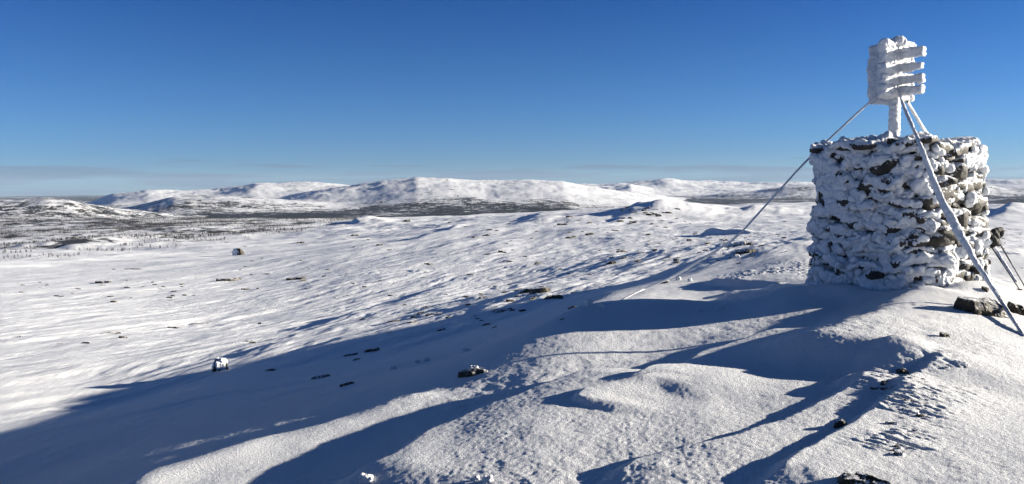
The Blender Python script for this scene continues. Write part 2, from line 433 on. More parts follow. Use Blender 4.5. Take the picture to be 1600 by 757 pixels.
def snow_ground():
    m, nt, b = new_mat('snow_ground')
    geo = N(nt, 'ShaderNodeNewGeometry'); pos = geo.outputs['Position']
    wood = N(nt, 'ShaderNodeAttribute', attribute_name='wood').outputs['Fac']
    b.inputs['Roughness'].default_value = 0.55
    b.inputs['Specular IOR Level'].default_value = 0.25
    # grains, crust, wind scour
    mp1 = N(nt, 'ShaderNodeMapping'); mp1.inputs['Rotation'].default_value = (0, 0, math.radians(-20)); mp1.inputs['Scale'].default_value = (1, 0.3, 1)
    nt.links.new(pos, mp1.inputs['Vector'])
    g1 = noise(nt, pos, 42, 4, 0.8).outputs['Fac']
    g2 = noise(nt, pos, 14, 4, 0.6).outputs['Fac']
    g3 = noise(nt, mp1.outputs[0], 2.6, 6, 0.6).outputs['Fac']
    g4 = noise(nt, mp1.outputs[0], 0.35, 6, 0.62).outputs['Fac']
    dist = N(nt, 'ShaderNodeVectorMath', operation='LENGTH'); nt.links.new(pos, dist.inputs[0])
    farm = mrange(nt, dist.outputs['Value'], 11, 26, 0.0, 1.0).outputs[0]
    farm = math_(nt, 'MULTIPLY', farm, mrange(nt, dist.outputs['Value'], 55, 160, 1.0, 0.5).outputs[0])
    n1 = bump(nt, math_(nt, 'MULTIPLY', g4, farm), 0.35, 0.6)
    n2 = bump(nt, math_(nt, 'MULTIPLY', g3, mrange(nt, dist.outputs['Value'], 9, 24, 0.12, 1.0).outputs[0]), 0.05, 0.8, n1)
    n3 = bump(nt, g2, 0.009, 0.8, n2)
    n4 = bump(nt, g1, 0.030, 1.0, n3)
    nt.links.new(n4, b.inputs['Normal'])
    # bare birch scrub and heath on the low ground (mask painted per vertex from altitude), broken up by noise
    mpw = N(nt, 'ShaderNodeMapping'); mpw.inputs['Scale'].default_value = (1, 1, 1)
    nt.links.new(pos, mpw.inputs['Vector'])
    w1 = noise(nt, pos, 0.02, 6, 0.75).outputs['Fac']
    w2 = noise(nt, pos, 0.0035, 5, 0.7).outputs['Fac']
    w3 = noise(nt, pos, 0.11, 5, 0.7).outputs['Fac']
    ws = math_(nt, 'ADD', math_(nt, 'ADD', math_(nt, 'MULTIPLY', w1, 0.40), math_(nt, 'MULTIPLY', w2, 0.30)), math_(nt, 'MULTIPLY', w3, 0.30))
    thr = math_(nt, 'SUBTRACT', math_(nt, 'ADD', math_(nt, 'MULTIPLY', ws, 2.2), wood), 1.6)
    f = mrange(nt, thr, -0.06, 0.06).outputs[0]
    tint = noise(nt, pos, 0.5, 3, 0.5).outputs['Fac']
    sn = mixc(nt, mrange(nt, tint, 0.3, 0.7, 0, 0.4).outputs[0], SNOW, (0.82, 0.845, 0.88, 1))
    col = mixc(nt, f, sn, (0.035, 0.037, 0.036, 1))
    nt.links.new(col, b.inputs['Base Color'])
    return m
M_GROUND = snow_ground()

# ------------------------------------------------------------------ terrain
def plain_edge(px):          # foot of the scrub plain as seen from the top
    return np.interp(px, [-100, 0, 120, 200, 300, 400, 480, 550, 640], [412, 410, 403, 394, 383, 373, 363, 350, 330])
def build_terrain():
    rr = np.concatenate([np.exp(np.arange(math.log(.4), math.log(3), .05)), np.exp(np.arange(math.log(3), math.log(9), .0023)), np.exp(np.arange(math.log(9), math.log(150), .0046)),
                         np.exp(np.arange(math.log(150), math.log(2000), .0065)), np.exp(np.arange(math.log(2000), math.log(42000), .011))])
    d = math.radians
    azs = np.concatenate([np.arange(d(-180), d(-60), d(2.0)), np.arange(d(-60), d(-38), d(.3)), np.arange(d(-38), d(38), d(.075)),
                          np.arange(d(38), d(70), d(.25)), np.arange(d(70), d(180), d(2.0))])
    na, nr = len(azs), len(rr)
    AZ, RR = np.meshgrid(azs, rr)
    X = (RR*np.sin(AZ)).ravel(); Y = (RR*np.cos(AZ)).ravel()
    Z = height(X, Y)
    Z -= (X*X+Y*Y)/(2*6371000*1.15)*0           # skyline was surveyed as seen
    idx = np.arange(na*nr).reshape(nr, na)
    a = idx[:-1]; b = idx[1:]
    a2 = np.roll(a, -1, 1); b2 = np.roll(b, -1, 1)
    F = np.stack([a, b, b2, a2], -1).reshape(-1, 4)[:, ::-1]
    me = mesh_np('snow_ground', np.stack([X, Y, Z], -1), F)
    r = np.hypot(X, Y)
    wood = np.zeros(X.shape)
    fm = r > 1300
    wood[fm] = far_h(X[fm], Y[fm], True)[1]*sst(1300, 1700, r[fm])
    px_, py_ = proj(X, np.maximum(Y, 1), Z)
    nm = (r > 180) & (r < 1500) & (X < 60) & (Y > 0)
    plain_ = sst(230, 420, r)*(1-sst(-4, 10, py_-plain_edge(px_)-6*fbm2(X/40, Y/40, 433, 3)))*(1-sst(1300, 1500, r))
    wood = np.where(nm, np.maximum(wood, (.47+.12*fbm2(X/30, Y/55, 434, 3))*plain_*(1-sst(470, 560, px_))), wood)
    at = me.attributes.new('wood', 'FLOAT', 'POINT'); at.data.foreach_set('value', wood.astype(np.float32))
    add('ground', me, M_GROUND, kind='structure')
build_terrain()

# ------------------------------------------------------------------ haze: thin winter air
def build_haze():
    a, b, c = 45000.0, -420.0, 700.0
    V = [(x, y, z) for x in (-a, a) for y in (-a, a) for z in (b, c)]
    F = [(0,1,3,2),(4,6,7,5),(0,4,5,1),(2,3,7,6),(0,2,6,4),(1,5,7,3)]
    me = mesh_np('haze', np.array(V), np.array(F), False)
    m = bpy.data.materials.new('thin_air'); m.use_nodes = True; nt = m.node_tree; nt.nodes.clear()
    o = nt.nodes.new('ShaderNodeOutputMaterial'); v = nt.nodes.new('ShaderNodeVolumePrincipled')
    v.inputs['Color'].default_value = (0.62, 0.78, 1.0, 1); v.inputs['Density'].default_value = HAZE
    v.inputs['Anisotropy'].default_value = 0.0
    nt.links.new(v.outputs[0], o.inputs['Volume'])
    add('haze', me, m, kind='stuff')
if HAZE > 0: build_haze()

# ------------------------------------------------------------------ shape helpers
def rbox(hx, hy, hz, r, res):
    """rounded box: vertices, quads and outward directions"""
    h = np.array([hx, hy, hz]); Vs = []; Fs = []; base = 0
    n_ = [max(2, int(round(2*q/res))) for q in h]
    for ax in range(3):
        u_, v_ = [(1, 2), (2, 0), (0, 1)][ax]
        for sgn in (-1, 1):
            gu, gv = np.meshgrid(np.linspace(-1, 1, n_[u_]+1), np.linspace(-1, 1, n_[v_]+1), indexing='ij')
            P = np.zeros(gu.shape+(3,)); P[..., ax] = sgn*h[ax]; P[..., u_] = gu*h[u_]; P[..., v_] = gv*h[v_]
            nu, nv = n_[u_]+1, n_[v_]+1
            I = np.arange(nu*nv).reshape(nu, nv)+base
            q = np.stack([I[:-1, :-1], I[1:, :-1], I[1:, 1:], I[:-1, 1:]], -1).reshape(-1, 4)
            if sgn < 0: q = q[:, ::-1]
            Vs.append(P.reshape(-1, 3)); Fs.append(q); base += nu*nv
    V = np.concatenate(Vs); F = np.concatenate(Fs)
    # weld
    key = np.round(V/1e-5).astype(np.int64)
    _, first, inv = np.unique(key, axis=0, return_index=True, return_inverse=True)
    V = V[first]; F = inv.reshape(-1)[F]
    r = min(r, hx*.98, hy*.98, hz*.98)
    inner = np.clip(V, -(h-r), h-r); D = V-inner; L = np.linalg.norm(D, axis=1, keepdims=True)+1e-9; D = D/L
    return inner + D*r, F, D
def rotz(V, a):
    c, s_ = math.cos(a), math.sin(a); return V@np.array([[c, s_, 0], [-s_, c, 0], [0, 0, 1]])
def euler(V, rx, ry, rz_):
    M = np.array(Matrix.Rotation(rz_, 3, 'Z')@Matrix.Rotation(ry, 3, 'Y')@Matrix.Rotation(rx, 3, 'X')); return V@M.T
class Heap:
    def __init__(self): self.V = []; self.F = []; self.n = 0
    def put(self, V, F): self.V.append(V); self.F.append(np.asarray(F)+self.n); self.n += len(V)
    def mesh(self, name, smooth=True): return mesh_np(name, np.concatenate(self.V), np.concatenate(self.F), smooth)
def tube(path, rad, sides=10, off=None, cap=True):
    P = np.array(path, float); n_ = len(P); rad = np.broadcast_to(rad, (n_,)).astype(float)
    T = np.gradient(P, axis=0); T /= np.linalg.norm(T, axis=1, keepdims=True)
    up = np.array([0, 0, 1.0]) if abs(T[0, 2]) < .95 else np.array([0, 1.0, 0])
    A_ = np.cross(T, up); A_ /= np.linalg.norm(A_, axis=1, keepdims=True); B_ = np.cross(A_, T)
    th = np.linspace(0, 2*math.pi, sides, endpoint=False)
    D = A_[:, None]*np.cos(th)[None, :, None] + B_[:, None]*np.sin(th)[None, :, None]
    V = P[:, None]+D*rad[:, None, None]
    I = np.arange(n_*sides).reshape(n_, sides); J = np.roll(I, -1, 1)
    F = np.stack([I[:-1], J[:-1], J[1:], I[1:]], -1).reshape(-1, 4)
    return V.reshape(-1, 3), F, D.reshape(-1, 3)
def zg(x, y): return float(height(np.array([x]), np.array([y]))[0])

# ------------------------------------------------------------------ materials of the objects
def rime_mat(name, rock=False, cover=0.5, tint=(0.075, 0.07, 0.055), lichen=.8):
    m, nt, b = new_mat(name)
    tcn = N(nt, 'ShaderNodeTexCoord'); pos = tcn.outputs['Object']
    geo = N(nt, 'ShaderNodeNewGeometry')
    g0 = noise(nt, pos, 9, 5, 0.65).outputs['Fac']; g1 = noise(nt, pos, 42, 4, 0.7).outputs['Fac']; g2 = noise(nt, pos, 130, 3, 0.6).outputs['Fac']
    nn = bump(nt, g2, 0.006, 1.0, bump(nt, g1, 0.022, 1.0, bump(nt, g0, 0.03, 0.6)))
    nt.links.new(nn, b.inputs['Normal']); b.inputs['Roughness'].default_value = 0.6; b.inputs['Specular IOR Level'].default_value = 0.3
    if not rock:
        nt.links.new(mixc(nt, g0, (0.80, 0.83, 0.88, 1), (0.88, 0.90, 0.92, 1)), b.inputs['Base Color'])
        return m
    sp = N(nt, 'ShaderNodeSeparateXYZ'); nt.links.new(geo.outputs['Normal'], sp.inputs[0])
    v1 = noise(nt, pos, 6, 5, 0.7).outputs['Fac']; v2 = noise(nt, pos, 30, 4, 0.7).outputs['Fac']
    t = tuple(q*1.0 for q in tint)
    rockc = mixc(nt, mrange(nt, v1, .38, .62).outputs[0], t+(1,), (t[0]*2.1, t[1]*2.0, t[2]*1.9, 1))
    rockc = mixc(nt, mrange(nt, v2, .55, .66, 0, lichen).outputs[0], rockc, (0.10, 0.095, 0.035, 1))     # lichen
    up = math_(nt, 'ADD', math_(nt, 'MULTIPLY', sp.outputs['Z'], 0.35), math_(nt, 'MULTIPLY', v2, 0.9))
    wv = math_(nt, 'ADD', up, math_(nt, 'MULTIPLY', v1, 0.5))
    f = mrange(nt, wv, 1.12-cover*.6, 1.2-cover*.6).outputs[0]
    nt.links.new(mixc(nt, f, rockc, (0.84, 0.86, 0.9, 1)), b.inputs['Base Color'])
    return m
M_RIME = rime_mat('rime')
M_STONE = rime_mat('cairn_stone', True, 0.50, (0.030, 0.028, 0.025), .25)
M_ROCK = rime_mat('bare_rock', True, 0.24, (0.036, 0.031, 0.022))
M_ROCKS = rime_mat('snowy_rock', True, 0.62, (0.04, 0.038, 0.03))
def plain(name, col, rough=0.6, metal=0.0):
    m, nt, b = new_mat(name); b.inputs['Roughness'].default_value = rough; b.inputs['Metallic'].default_value = metal
    tcn = N(nt, 'ShaderNodeTexCoord'); v = noise(nt, tcn.outputs['Object'], 25, 4, 0.6).outputs['Fac']
    nt.links.new(mixc(nt, v, tuple(q*.75 for q in col)+(1,), tuple(q*1.3 for q in col)+(1,)), b.inputs['Base Color'])
    return m
M_WIRE = plain('dark_wire', (0.03, 0.03, 0.032), 0.5, 0.3)
M_BLACK = plain('black_webbing', (0.012, 0.012, 0.013), 0.8)
M_GRIP = plain('black_rubber', (0.016, 0.016, 0.018), 0.55)
M_ALU = plain('dark_pole_shaft', (0.02, 0.022, 0.028), 0.35, 0.2)
M_TREE = plain('bare_birch', (0.05, 0.043, 0.038), 0.9)

# ------------------------------------------------------------------ the cairn
rng = np.random.RandomState(7)
CA = math.radians(234.5)                                   # azimuth the big shaded face looks to
def az_dir(a): return np.array([math.sin(a), math.cos(a), 0.0])
N1, N2 = az_dir(CA), az_dir(CA-math.pi/2)
cx, cy = CAIRN_C
g_ring = [zg(cx+1.2*math.sin(t), cy+1.2*math.cos(t)) for t in np.linspace(0, 6.28, 17)[:-1]]
Z0 = min(g_ring)-0.25
ZT = 0.50
def perim(t, half, e=3.6):
    """rounded-square outline, t in 0..1; returns offset and outward normal"""
    a = 2*math.pi*t; c, s_ = math.cos(a), math.sin(a)
    k = (abs(c)**e+abs(s_)**e)**(-1/e)
    p = N1*c*k*half + N2*s_*k*half
    gx = abs(c*k)**(e-1)*np.sign(c); gy = abs(s_*k)**(e-1)*np.sign(s_)
    n_ = N1*gx+N2*gy; return p, n_/np.linalg.norm(n_)
def half_at(z):
    t = (z-Z0)/(ZT-Z0)
    return .985 + 0.035*math.sin(t*5.2+0.6) - 0.03*t
def build_cairn():
    root = add('cairn', None, label='big square dry-stone summit cairn plastered with rime, carrying the board mark', cat='cairn', loc=(cx, cy, Z0))
    st, rm = Heap(), Heap()
    o = np.array([cx, cy, Z0])
    wind = az_dir(math.radians(245))
    def stone(c, n_, w, dep, hgt, sd, face):
        tilt = rng.normal(0, .22) if face == 'side' else rng.normal(0, .12); tz = math.atan2(-n_[0], n_[1])+rng.normal(0, .09)
        res = .05
        V, F, D = rbox(w/2, dep/2, hgt/2, hgt*.22, res)
        q = V*np.array([5, 5, 9])+sd*3.1
        V = V + D*(fbm3(q, sd, 3)*0.05)[:, None] + D*(fbm3(V*3+sd, sd+5, 2)*0.08)[:, None]
        V[:, 2] *= 1-0.25*np.abs(V[:, 0]/(w/2))**2*rng.uniform(0, 1)
        W_ = euler(V, rng.normal(0, .05), tilt, tz)+c
        st.put(W_-o, F)
        # rime: grows out from the windward side, leaves the underside dark
        cov = max(0.0, float(n_@wind))            # 1 on the windward face
        if face == 'top': cov = 0.6
        lee = cov < 0.45
        prob = 0.985 if cov > .6 else (0.93 if cov > 0.3 else 0.84)
        if rng.rand() > prob: return
        w2 = w*(rng.uniform(.88, 1.03) if not lee else rng.uniform(.55, .98)); h2 = hgt*(rng.uniform(.78, 1.12) if not lee else rng.uniform(.4, .85))
        V, F, D = rbox(w2/2, dep/2*.98, h2/2, h2*.46, .021)
        P = V+sd*1.7
        big = fbm3(P*np.array([7, 7, 11]), sd+50, 2); fine = fbm3(P*30, sd+60, 2)
        rid = 1-np.abs(fbm3(P*np.array([18, 18, 26]), sd+70, 2))*2
        amp = (.55+.45*cov)
        V = V + D*((big*.050+fine*.026+rid*.030+fbm3(P*60, sd+61, 1)*.006)*amp)[:, None] + np.outer(big*.05*amp, [0, 0, 1])
        V[:, 2] += .25*h2*np.sin(V[:, 0]*rng.uniform(5, 12)+rng.uniform(0, 6))
        under = np.clip(-D[:, 2], 0, 1)
        V[:, 2] += under*h2*.16
        W_ = euler(V, 0, tilt, tz)+c + n_*(.002+.018*cov) + wind*.012 + np.array([0, 0, (hgt-h2)*.42+.006])
        rm.put(W_-o, F)
    z = Z0; k = 0
    while z < ZT-.03:
        hgt = rng.uniform(.065, .155) if z > Z0+.5 else rng.uniform(.10, .22)
        hgt = min(hgt, ZT-z+.02)
        ph = rng.uniform(0, 6.28); und = 0.045 if ZT-z > .25 else .015
        half = half_at(z)
        t = rng.rand(); end = t+1
        while t < end-.012:
            w = float(np.clip(rng.lognormal(math.log(.29), .5), .12, .75))
            dt = w/(7.3*half)
            p, n_ = perim((t+dt/2) % 1, half)
            dep = rng.uniform(.26, .4); hj = hgt*(rng.uniform(.6, 1.75) if ZT-z > .3 else rng.uniform(.8, 1.1)); zoff = und*math.sin(t*2*math.pi*3+ph)+rng.normal(0, und*.5)
            stone(np.array([cx, cy, z+hgt/2+zoff])+p-n_*(dep/2-rng.normal(.0, .034)), n_, w*1.02, dep, hj, int(k*7+11), 'side')
            t += dt; k += 1
        z += hgt*.93
    # rime masses that bridge several stones on the windward faces
    for i in range(340):
        t = rng.rand(); p, n_ = perim(t, half_at(0)); cov = n_@wind
        keep = .9 if cov > .5 else (.8 if cov > 0 else .62)
        if rng.rand() > keep or (i > 240 and cov < .45): continue
        zc = rng.uniform(Z0+.1, ZT-.02)
        w = float(rng.lognormal(math.log(.20), .55)); w = min(w, .6); h2 = w*rng.uniform(.25, .6); dep = rng.uniform(.09, .14)
        V, F, D = rbox(w/2, dep/2, h2/2, h2*.45, .017); sd = 3000+i
        P = V+sd*.7
        V = V + D*(fbm3(P*9, sd, 2)*.05 + fbm3(P*32, sd+3, 2)*.016 + (1-np.abs(fbm3(P*20, sd+5, 2))*2)*.018)[:, None]
        V = euler(V, rng.normal(0, .2), rng.normal(-.25, .4), math.atan2(-n_[0], n_[1])+rng.normal(0, .2))
        p, n_ = perim(t, half_at(zc))
        rm.put(V+np.array([cx, cy, zc])+p+n_*rng.uniform(-.035, .012)-o, F)
    # loose capstones on the top
    top = []
    for i in range(46):
        a = rng.uniform(0, 6.283); q = math.sqrt(rng.rand())*.84
        p, n_ = perim(a/6.283, q)
        stone(np.array([cx, cy, ZT+rng.uniform(-.03, .10)])+p, az_dir(rng.uniform(0, 6.28)), rng.uniform(.25, .55), rng.uniform(.25, .45), rng.uniform(.06, .11), 900+i*3, 'top')
    # packed rubble heart behind the face stones
    V, F, D = rbox(.72, .72, (ZT-Z0)/2, .2, .12)
    V = rotz(V, -CA)+np.array([0, 0, (ZT-Z0)/2])
    st.put(V, F)
    add('stonework', st.mesh('stonework'), M_STONE, root)
    add('rime_crust', rm.mesh('rime_crust'), M_RIME, root)
    # pillows of snow on top, either side of the post
    for (px, py, w, h_) in ((1362, 222, .42, .10), (1378, 220, .3, .09), (1440, 219, .34, .17), (1330, 226, .3, .06), (1500, 224, .4, .07)):
        P = unp(px, py, 11.75); V, F, D = rbox(w/2, .22, h_, h_*.9, .02)
        V = V + D*(fbm3(V*9+px, int(px), 3)*.05 + fbm3(V*30+px, int(px)+1, 2)*.012)[:, None]
        add('snow_pillow', mesh_np('snow_pillow', V+np.array([P[0], P[1], ZT+.07])-o, F), M_RIME, root)
build_cairn()

# ------------------------------------------------------------------ the mark on the cairn: post with four wings of boards
def zpx(y, d=11.9): return (288-y)/FPX*d
def crust(V, D, sd, big=.02, fine=.007, f0=8):
    P = V+sd
    return V + D*(fbm3(P*f0, sd, 2)*big + fbm3(P*34, sd+9, 2)*fine + (1-np.abs(fbm3(P*np.array([20, 20, 20]), sd+4, 2))*2)*fine*.8)[:, None]
def build_mark():
    bx_, by_ = unp(1398, 200, 11.9)[:2]
    o = np.array([bx_, by_, ZT])
    root = add('survey_mark', None, label='rime-covered white post with four wings of boards on top of the cairn', cat='survey mark', loc=tuple(o))
    ztop = zpx(68)
    zs = np.arange(-.35, ztop-ZT, .018)
    path = np.stack([zs*0.002, zs*0, zs], -1)
    V, F, D = tube(path, .072, 28)
    nrm = D.copy(); nrm[:, 2] = 0
    wdir = az_dir(math.radians(245))
    V = V + D*((fbm3(V*np.array([14, 14, 40]), 3, 3)*.020) + .022*np.clip(nrm@wdir, 0, 1)*(1+fbm3(V*30, 5, 2)))[:, None]
    add('post', mesh_np('post', V, F), M_RIME, root)
    V, F, D = rbox(.10, .09, .055, .05, .013)
    V = crust(V, D, 33, .04, .012)
    add('snow_cap', mesh_np('snow_cap', V+np.array([.02, 0, ztop-ZT-.02]), F), M_RIME, root)
    vaz = math.radians(25.5)
    rt = az_dir(vaz+math.pi/2); fw = az_dir(vaz)
    def wdirn(th): return rt*math.cos(th) + fw*math.sin(th)
    wings = [
      (-.52, .46, .00, [(81,99),(104,118),(121,137),(138,154)], .045, 1),
      (math.pi/2-.52, .46, .0, [(67,83),(86,100),(103,113),(116,127),(130,141),(150,158)], .05, 2),
      (-math.pi/2-.52, .43, .0, [(71,88),(87,104),(106,120),(121,135),(136,156)], .07, 3),
      (math.pi-.52, .46, .0, [(73,92),(90,110),(107,126),(123,143),(140,161)], .055, 4),
    ]
    for th, L, dz, bands, thick, wk in wings:
        d = wdirn(th)
        for i, (ya, yb) in enumerate(bands):
            za, zb = zpx(ya), zpx(yb); L2 = L*rng.uniform(.82, .89)
            hb = (za-zb)/2-.018 if wk == 1 else ((za-zb)/2-.004 if wk == 2 else (za-zb)/2+.010); V, F, D = rbox(L2/2, thick*.8, hb, min(thick*.8, hb)*.7, .0125)
            flare = 1+(.55 if wk < 3 else .25)*np.clip((V[:, 0]/(L2/2)-.6)/.4, 0, 1)
            V[:, 1] *= flare; V[:, 2] *= 1+.10*(flare-1)
            V = crust(V, D, 40+wk*9+i, .030, .014)
            ang = math.atan2(d[1], d[0])
            V = rotz(V, ang)+d*(L2/2+.02)+np.array([0, 0, (za+zb)/2-ZT])
            add('board', mesh_np('board', V, F), M_RIME, root)
    # guy wires
    def guy(px, rime_r, wire_r, sag_dir, label, ns=260, drop=.0, top_bare=0.0):
        K = np.array(px, float)
        t = np.linspace(0, 1, len(K)); tt = np.linspace(0, 1, ns)
        P3 = np.array([unp(*q) if q[2] > 0 else hit([q[0]], [q[1]], height, 3, 200)[0] for q in px])
        cl = np.concatenate([[0], np.cumsum(np.linalg.norm(np.diff(P3, axis=0), axis=1))]); cl /= cl[-1]
        P = np.stack([np.interp(tt, cl, P3[:, k]) for k in range(3)], -1)
        for _ in range(60):
            P[1:-1] = (P[:-2]+P[2:]+2*P[1:-1])/4
        rr_ = np.interp(tt, [q[0] for q in rime_r], [q[1] for q in rime_r])
        V, F, D = tube(P-o, wire_r, 8)
        g = add('guy_wire', mesh_np('guy_wire', V, F), M_WIRE, root, label=label)
        Q = P-o - np.outer(rr_*.72, [0, 0, 1]) + wdir*(rr_*.25)[:, None]
        V, F, D = tube(Q, rr_, 16)
        along = np.repeat(tt, 16)*np.linalg.norm(P3[-1]-P3[0])
        amp = np.repeat(rr_, 16)
        V = V + D*(amp*(fbm3(np.stack([along*6, D[:, 0]*1.2, D[:, 2]*1.2], -1)+ns, 81, 3)*.45 + fbm3(np.stack([along*45, D[:, 0]*2, D[:, 2]*2], -1), 82, 2)*.28))[:, None]
        add('rime_sleeve', mesh_np('rime_sleeve', V, F), M_RIME, g)
    ra, rb = wdirn(math.pi-.52), wdirn(-.52)
    guy([(1371,149,12.05),(1357,160,12.1),(1260,250,12.5),(1215,300,12.8),(1150,372,13.3),(1100,403,13.8),(1050,432,14.3),(1005,452,14.9),(960,474,0)],
        [(0, .010), (.03, .015), (.4, .017), (.52, .024), (.60, .012), (.72, .009), (.86, .006), (1, .004)], .006, 0, 'thin left guy wire sagging to the snow crest')
    guy([(1403,138,11.75),(1410,158,11.6),(1437,221,10.62),(1446,245,10.45),(1472,310,10.15),(1520,398,9.6),(1562,464,9.15),(1601,526,0)],
        [(0, .008), (.06, .022), (.25, .025), (.40, .034), (.50, .052), (.60, .036), (.75, .022), (1, .016)], .006, 0, 'front guy wire thick with rime', 360)
    guy([(1418,158,12.0),(1455,219,12.8),(1520,326,14.2),(1558,392,15.0),(1589,441,0)],
        [(0, .02), (.3, .026), (1, .026)], .005, 0, 'rear guy wire passing behind the cairn')
build_mark()

# ------------------------------------------------------------------ trekking poles against the cairn
def build_pole(top, tip, sd, label):
    A_ = unp(*top); B_ = unp(*tip); B_[2] = zg(B_[0], B_[1])-.04
    root = add('trekking_pole', None, label=label, cat='trekking pole', loc=tuple(B_))
    a = A_-B_; L = np.linalg.norm(a); d = a/L
    path = lambda s0, s1, n_=20: np.array([d*L*q for q in np.linspace(s0, s1, n_)])
    V, F, D = tube(path(0, .52), .0075, 10); add('lower_shaft', mesh_np('lower_shaft', V, F), M_ALU, root)
    V, F, D = tube(path(.5, .9), .0095, 10); add('upper_shaft', mesh_np('upper_shaft', V, F), M_ALU, root)
    s_ = np.linspace(.86, 1, 24); rad = .017+.004*np.sin(np.linspace(0, 20, 24)); rad[-4:] = [.024, .027, .025, .012]; rad[0] = .011
    V, F, D = tube(np.array([d*L*q for q in s_]), rad, 14); add('grip', mesh_np('grip', V, F), M_GRIP, root)
    th = np.linspace(0, 2*math.pi, 22)
    pth = np.array([d*L*.07 + np.array([math.cos(q)*.035, math.sin(q)*.035, 0]) for q in th])
    V, F, D = tube(pth, .006, 6); bk = add('basket', mesh_np('basket', V, F), M_GRIP, root)
    # wide wrist straps, bunched up
    r2 = np.random.RandomState(sd); h = Heap()
    for k in range(4):
        c0 = d*L*(.93+.015*k); ph = r2.uniform(0, 6.28); wob = r2.uniform(.075, .12); q = np.linspace(0, 2*math.pi, 40)
        e1 = np.cross(d, az_dir(ph)); e1 /= np.linalg.norm(e1); e2 = np.cross(d, e1)*.5 - np.array([0, 0, .8])
        c = c0 + e1*wob*.6 - np.array([0, 0, .05])
        P = np.array([c + e1*wob*math.cos(t) + e2*wob*math.sin(t) + .012*np.array([math.sin(3*t+k), math.cos(2*t), math.sin(5*t)]) for t in q])
        V, F, D = tube(P, .034, 10); V = V + D*(fbm3(V*22+k, sd+k, 2)*.012)[:, None]; h.put(V, F)
    add('wrist_strap', h.mesh('wrist_strap'), M_BLACK, root)
build_pole((1536, 366, 11.55), (1597, 470, 11.0), 3, 'dark trekking pole leaning on the cairn, its black grip and straps against the stones')
build_pole((1551, 362, 11.5), (1609, 468, 11.05), 8, 'dark trekking pole leaning right beside the first, farther out from the cairn stones')

# ------------------------------------------------------------------ rocks that stand out of the snow
def rock_mesh(sd, sx, sy, sz, ang=.3, icy=0.0):
    """ragged, slabby, mostly buried rock; origin at its foot"""
    k = np.random.RandomState(sd)
    res = max(sx, sy)/26
    V, F, D = rbox(sx/2, sy/2, sz, min(sx, sy, 2*sz)*.45, res)
    S = np.array([sx, sy, sz*2]); U = V/S
    # broken outline
    sc = 1 + .5*fbm3(np.stack([U[:, 0]*3+sd, U[:, 1]*3, U[:, 0]*0], -1), sd, 3)
    V[:, 0] *= sc; V[:, 1] *= 1 + .8*fbm3(np.stack([U[:, 0]*4, U[:, 1]*2+sd, U[:, 0]*0], -1), sd+1, 2)
    # stepped top: bedding planes dipping one way
    dip = k.uniform(-.5, .5); top = np.clip(D[:, 2], 0, 1)
    f = fbm3(np.stack([U[:, 0]*3.3+sd, U[:, 1]*3.3, U[:, 0]*0+1], -1), sd+2, 3)
    st_ = np.floor((f+.6)*4)/4-.4
    V[:, 2] += np.where(V[:, 2] > 0, (st_*.7+f*.3+dip*U[:, 0])*sz, 0)
    for _ in range(5):
        d = k.normal(size=3); d[2] = abs(d[2])*.4; d /= np.linalg.norm(d)
        q = (V/S)@d; lim = k.uniform(.34, .46)
        V = V - np.outer(np.maximum(q-lim, 0), d)*S*.9
    V = V + D*((1-np.abs(fbm3(V/min(S)*3+sd, sd+2, 3))*2)*min(S)*.06)[:, None]
    V[:, 2] = np.minimum(V[:, 2], sz*(1.05+.1*f))
    return V, F
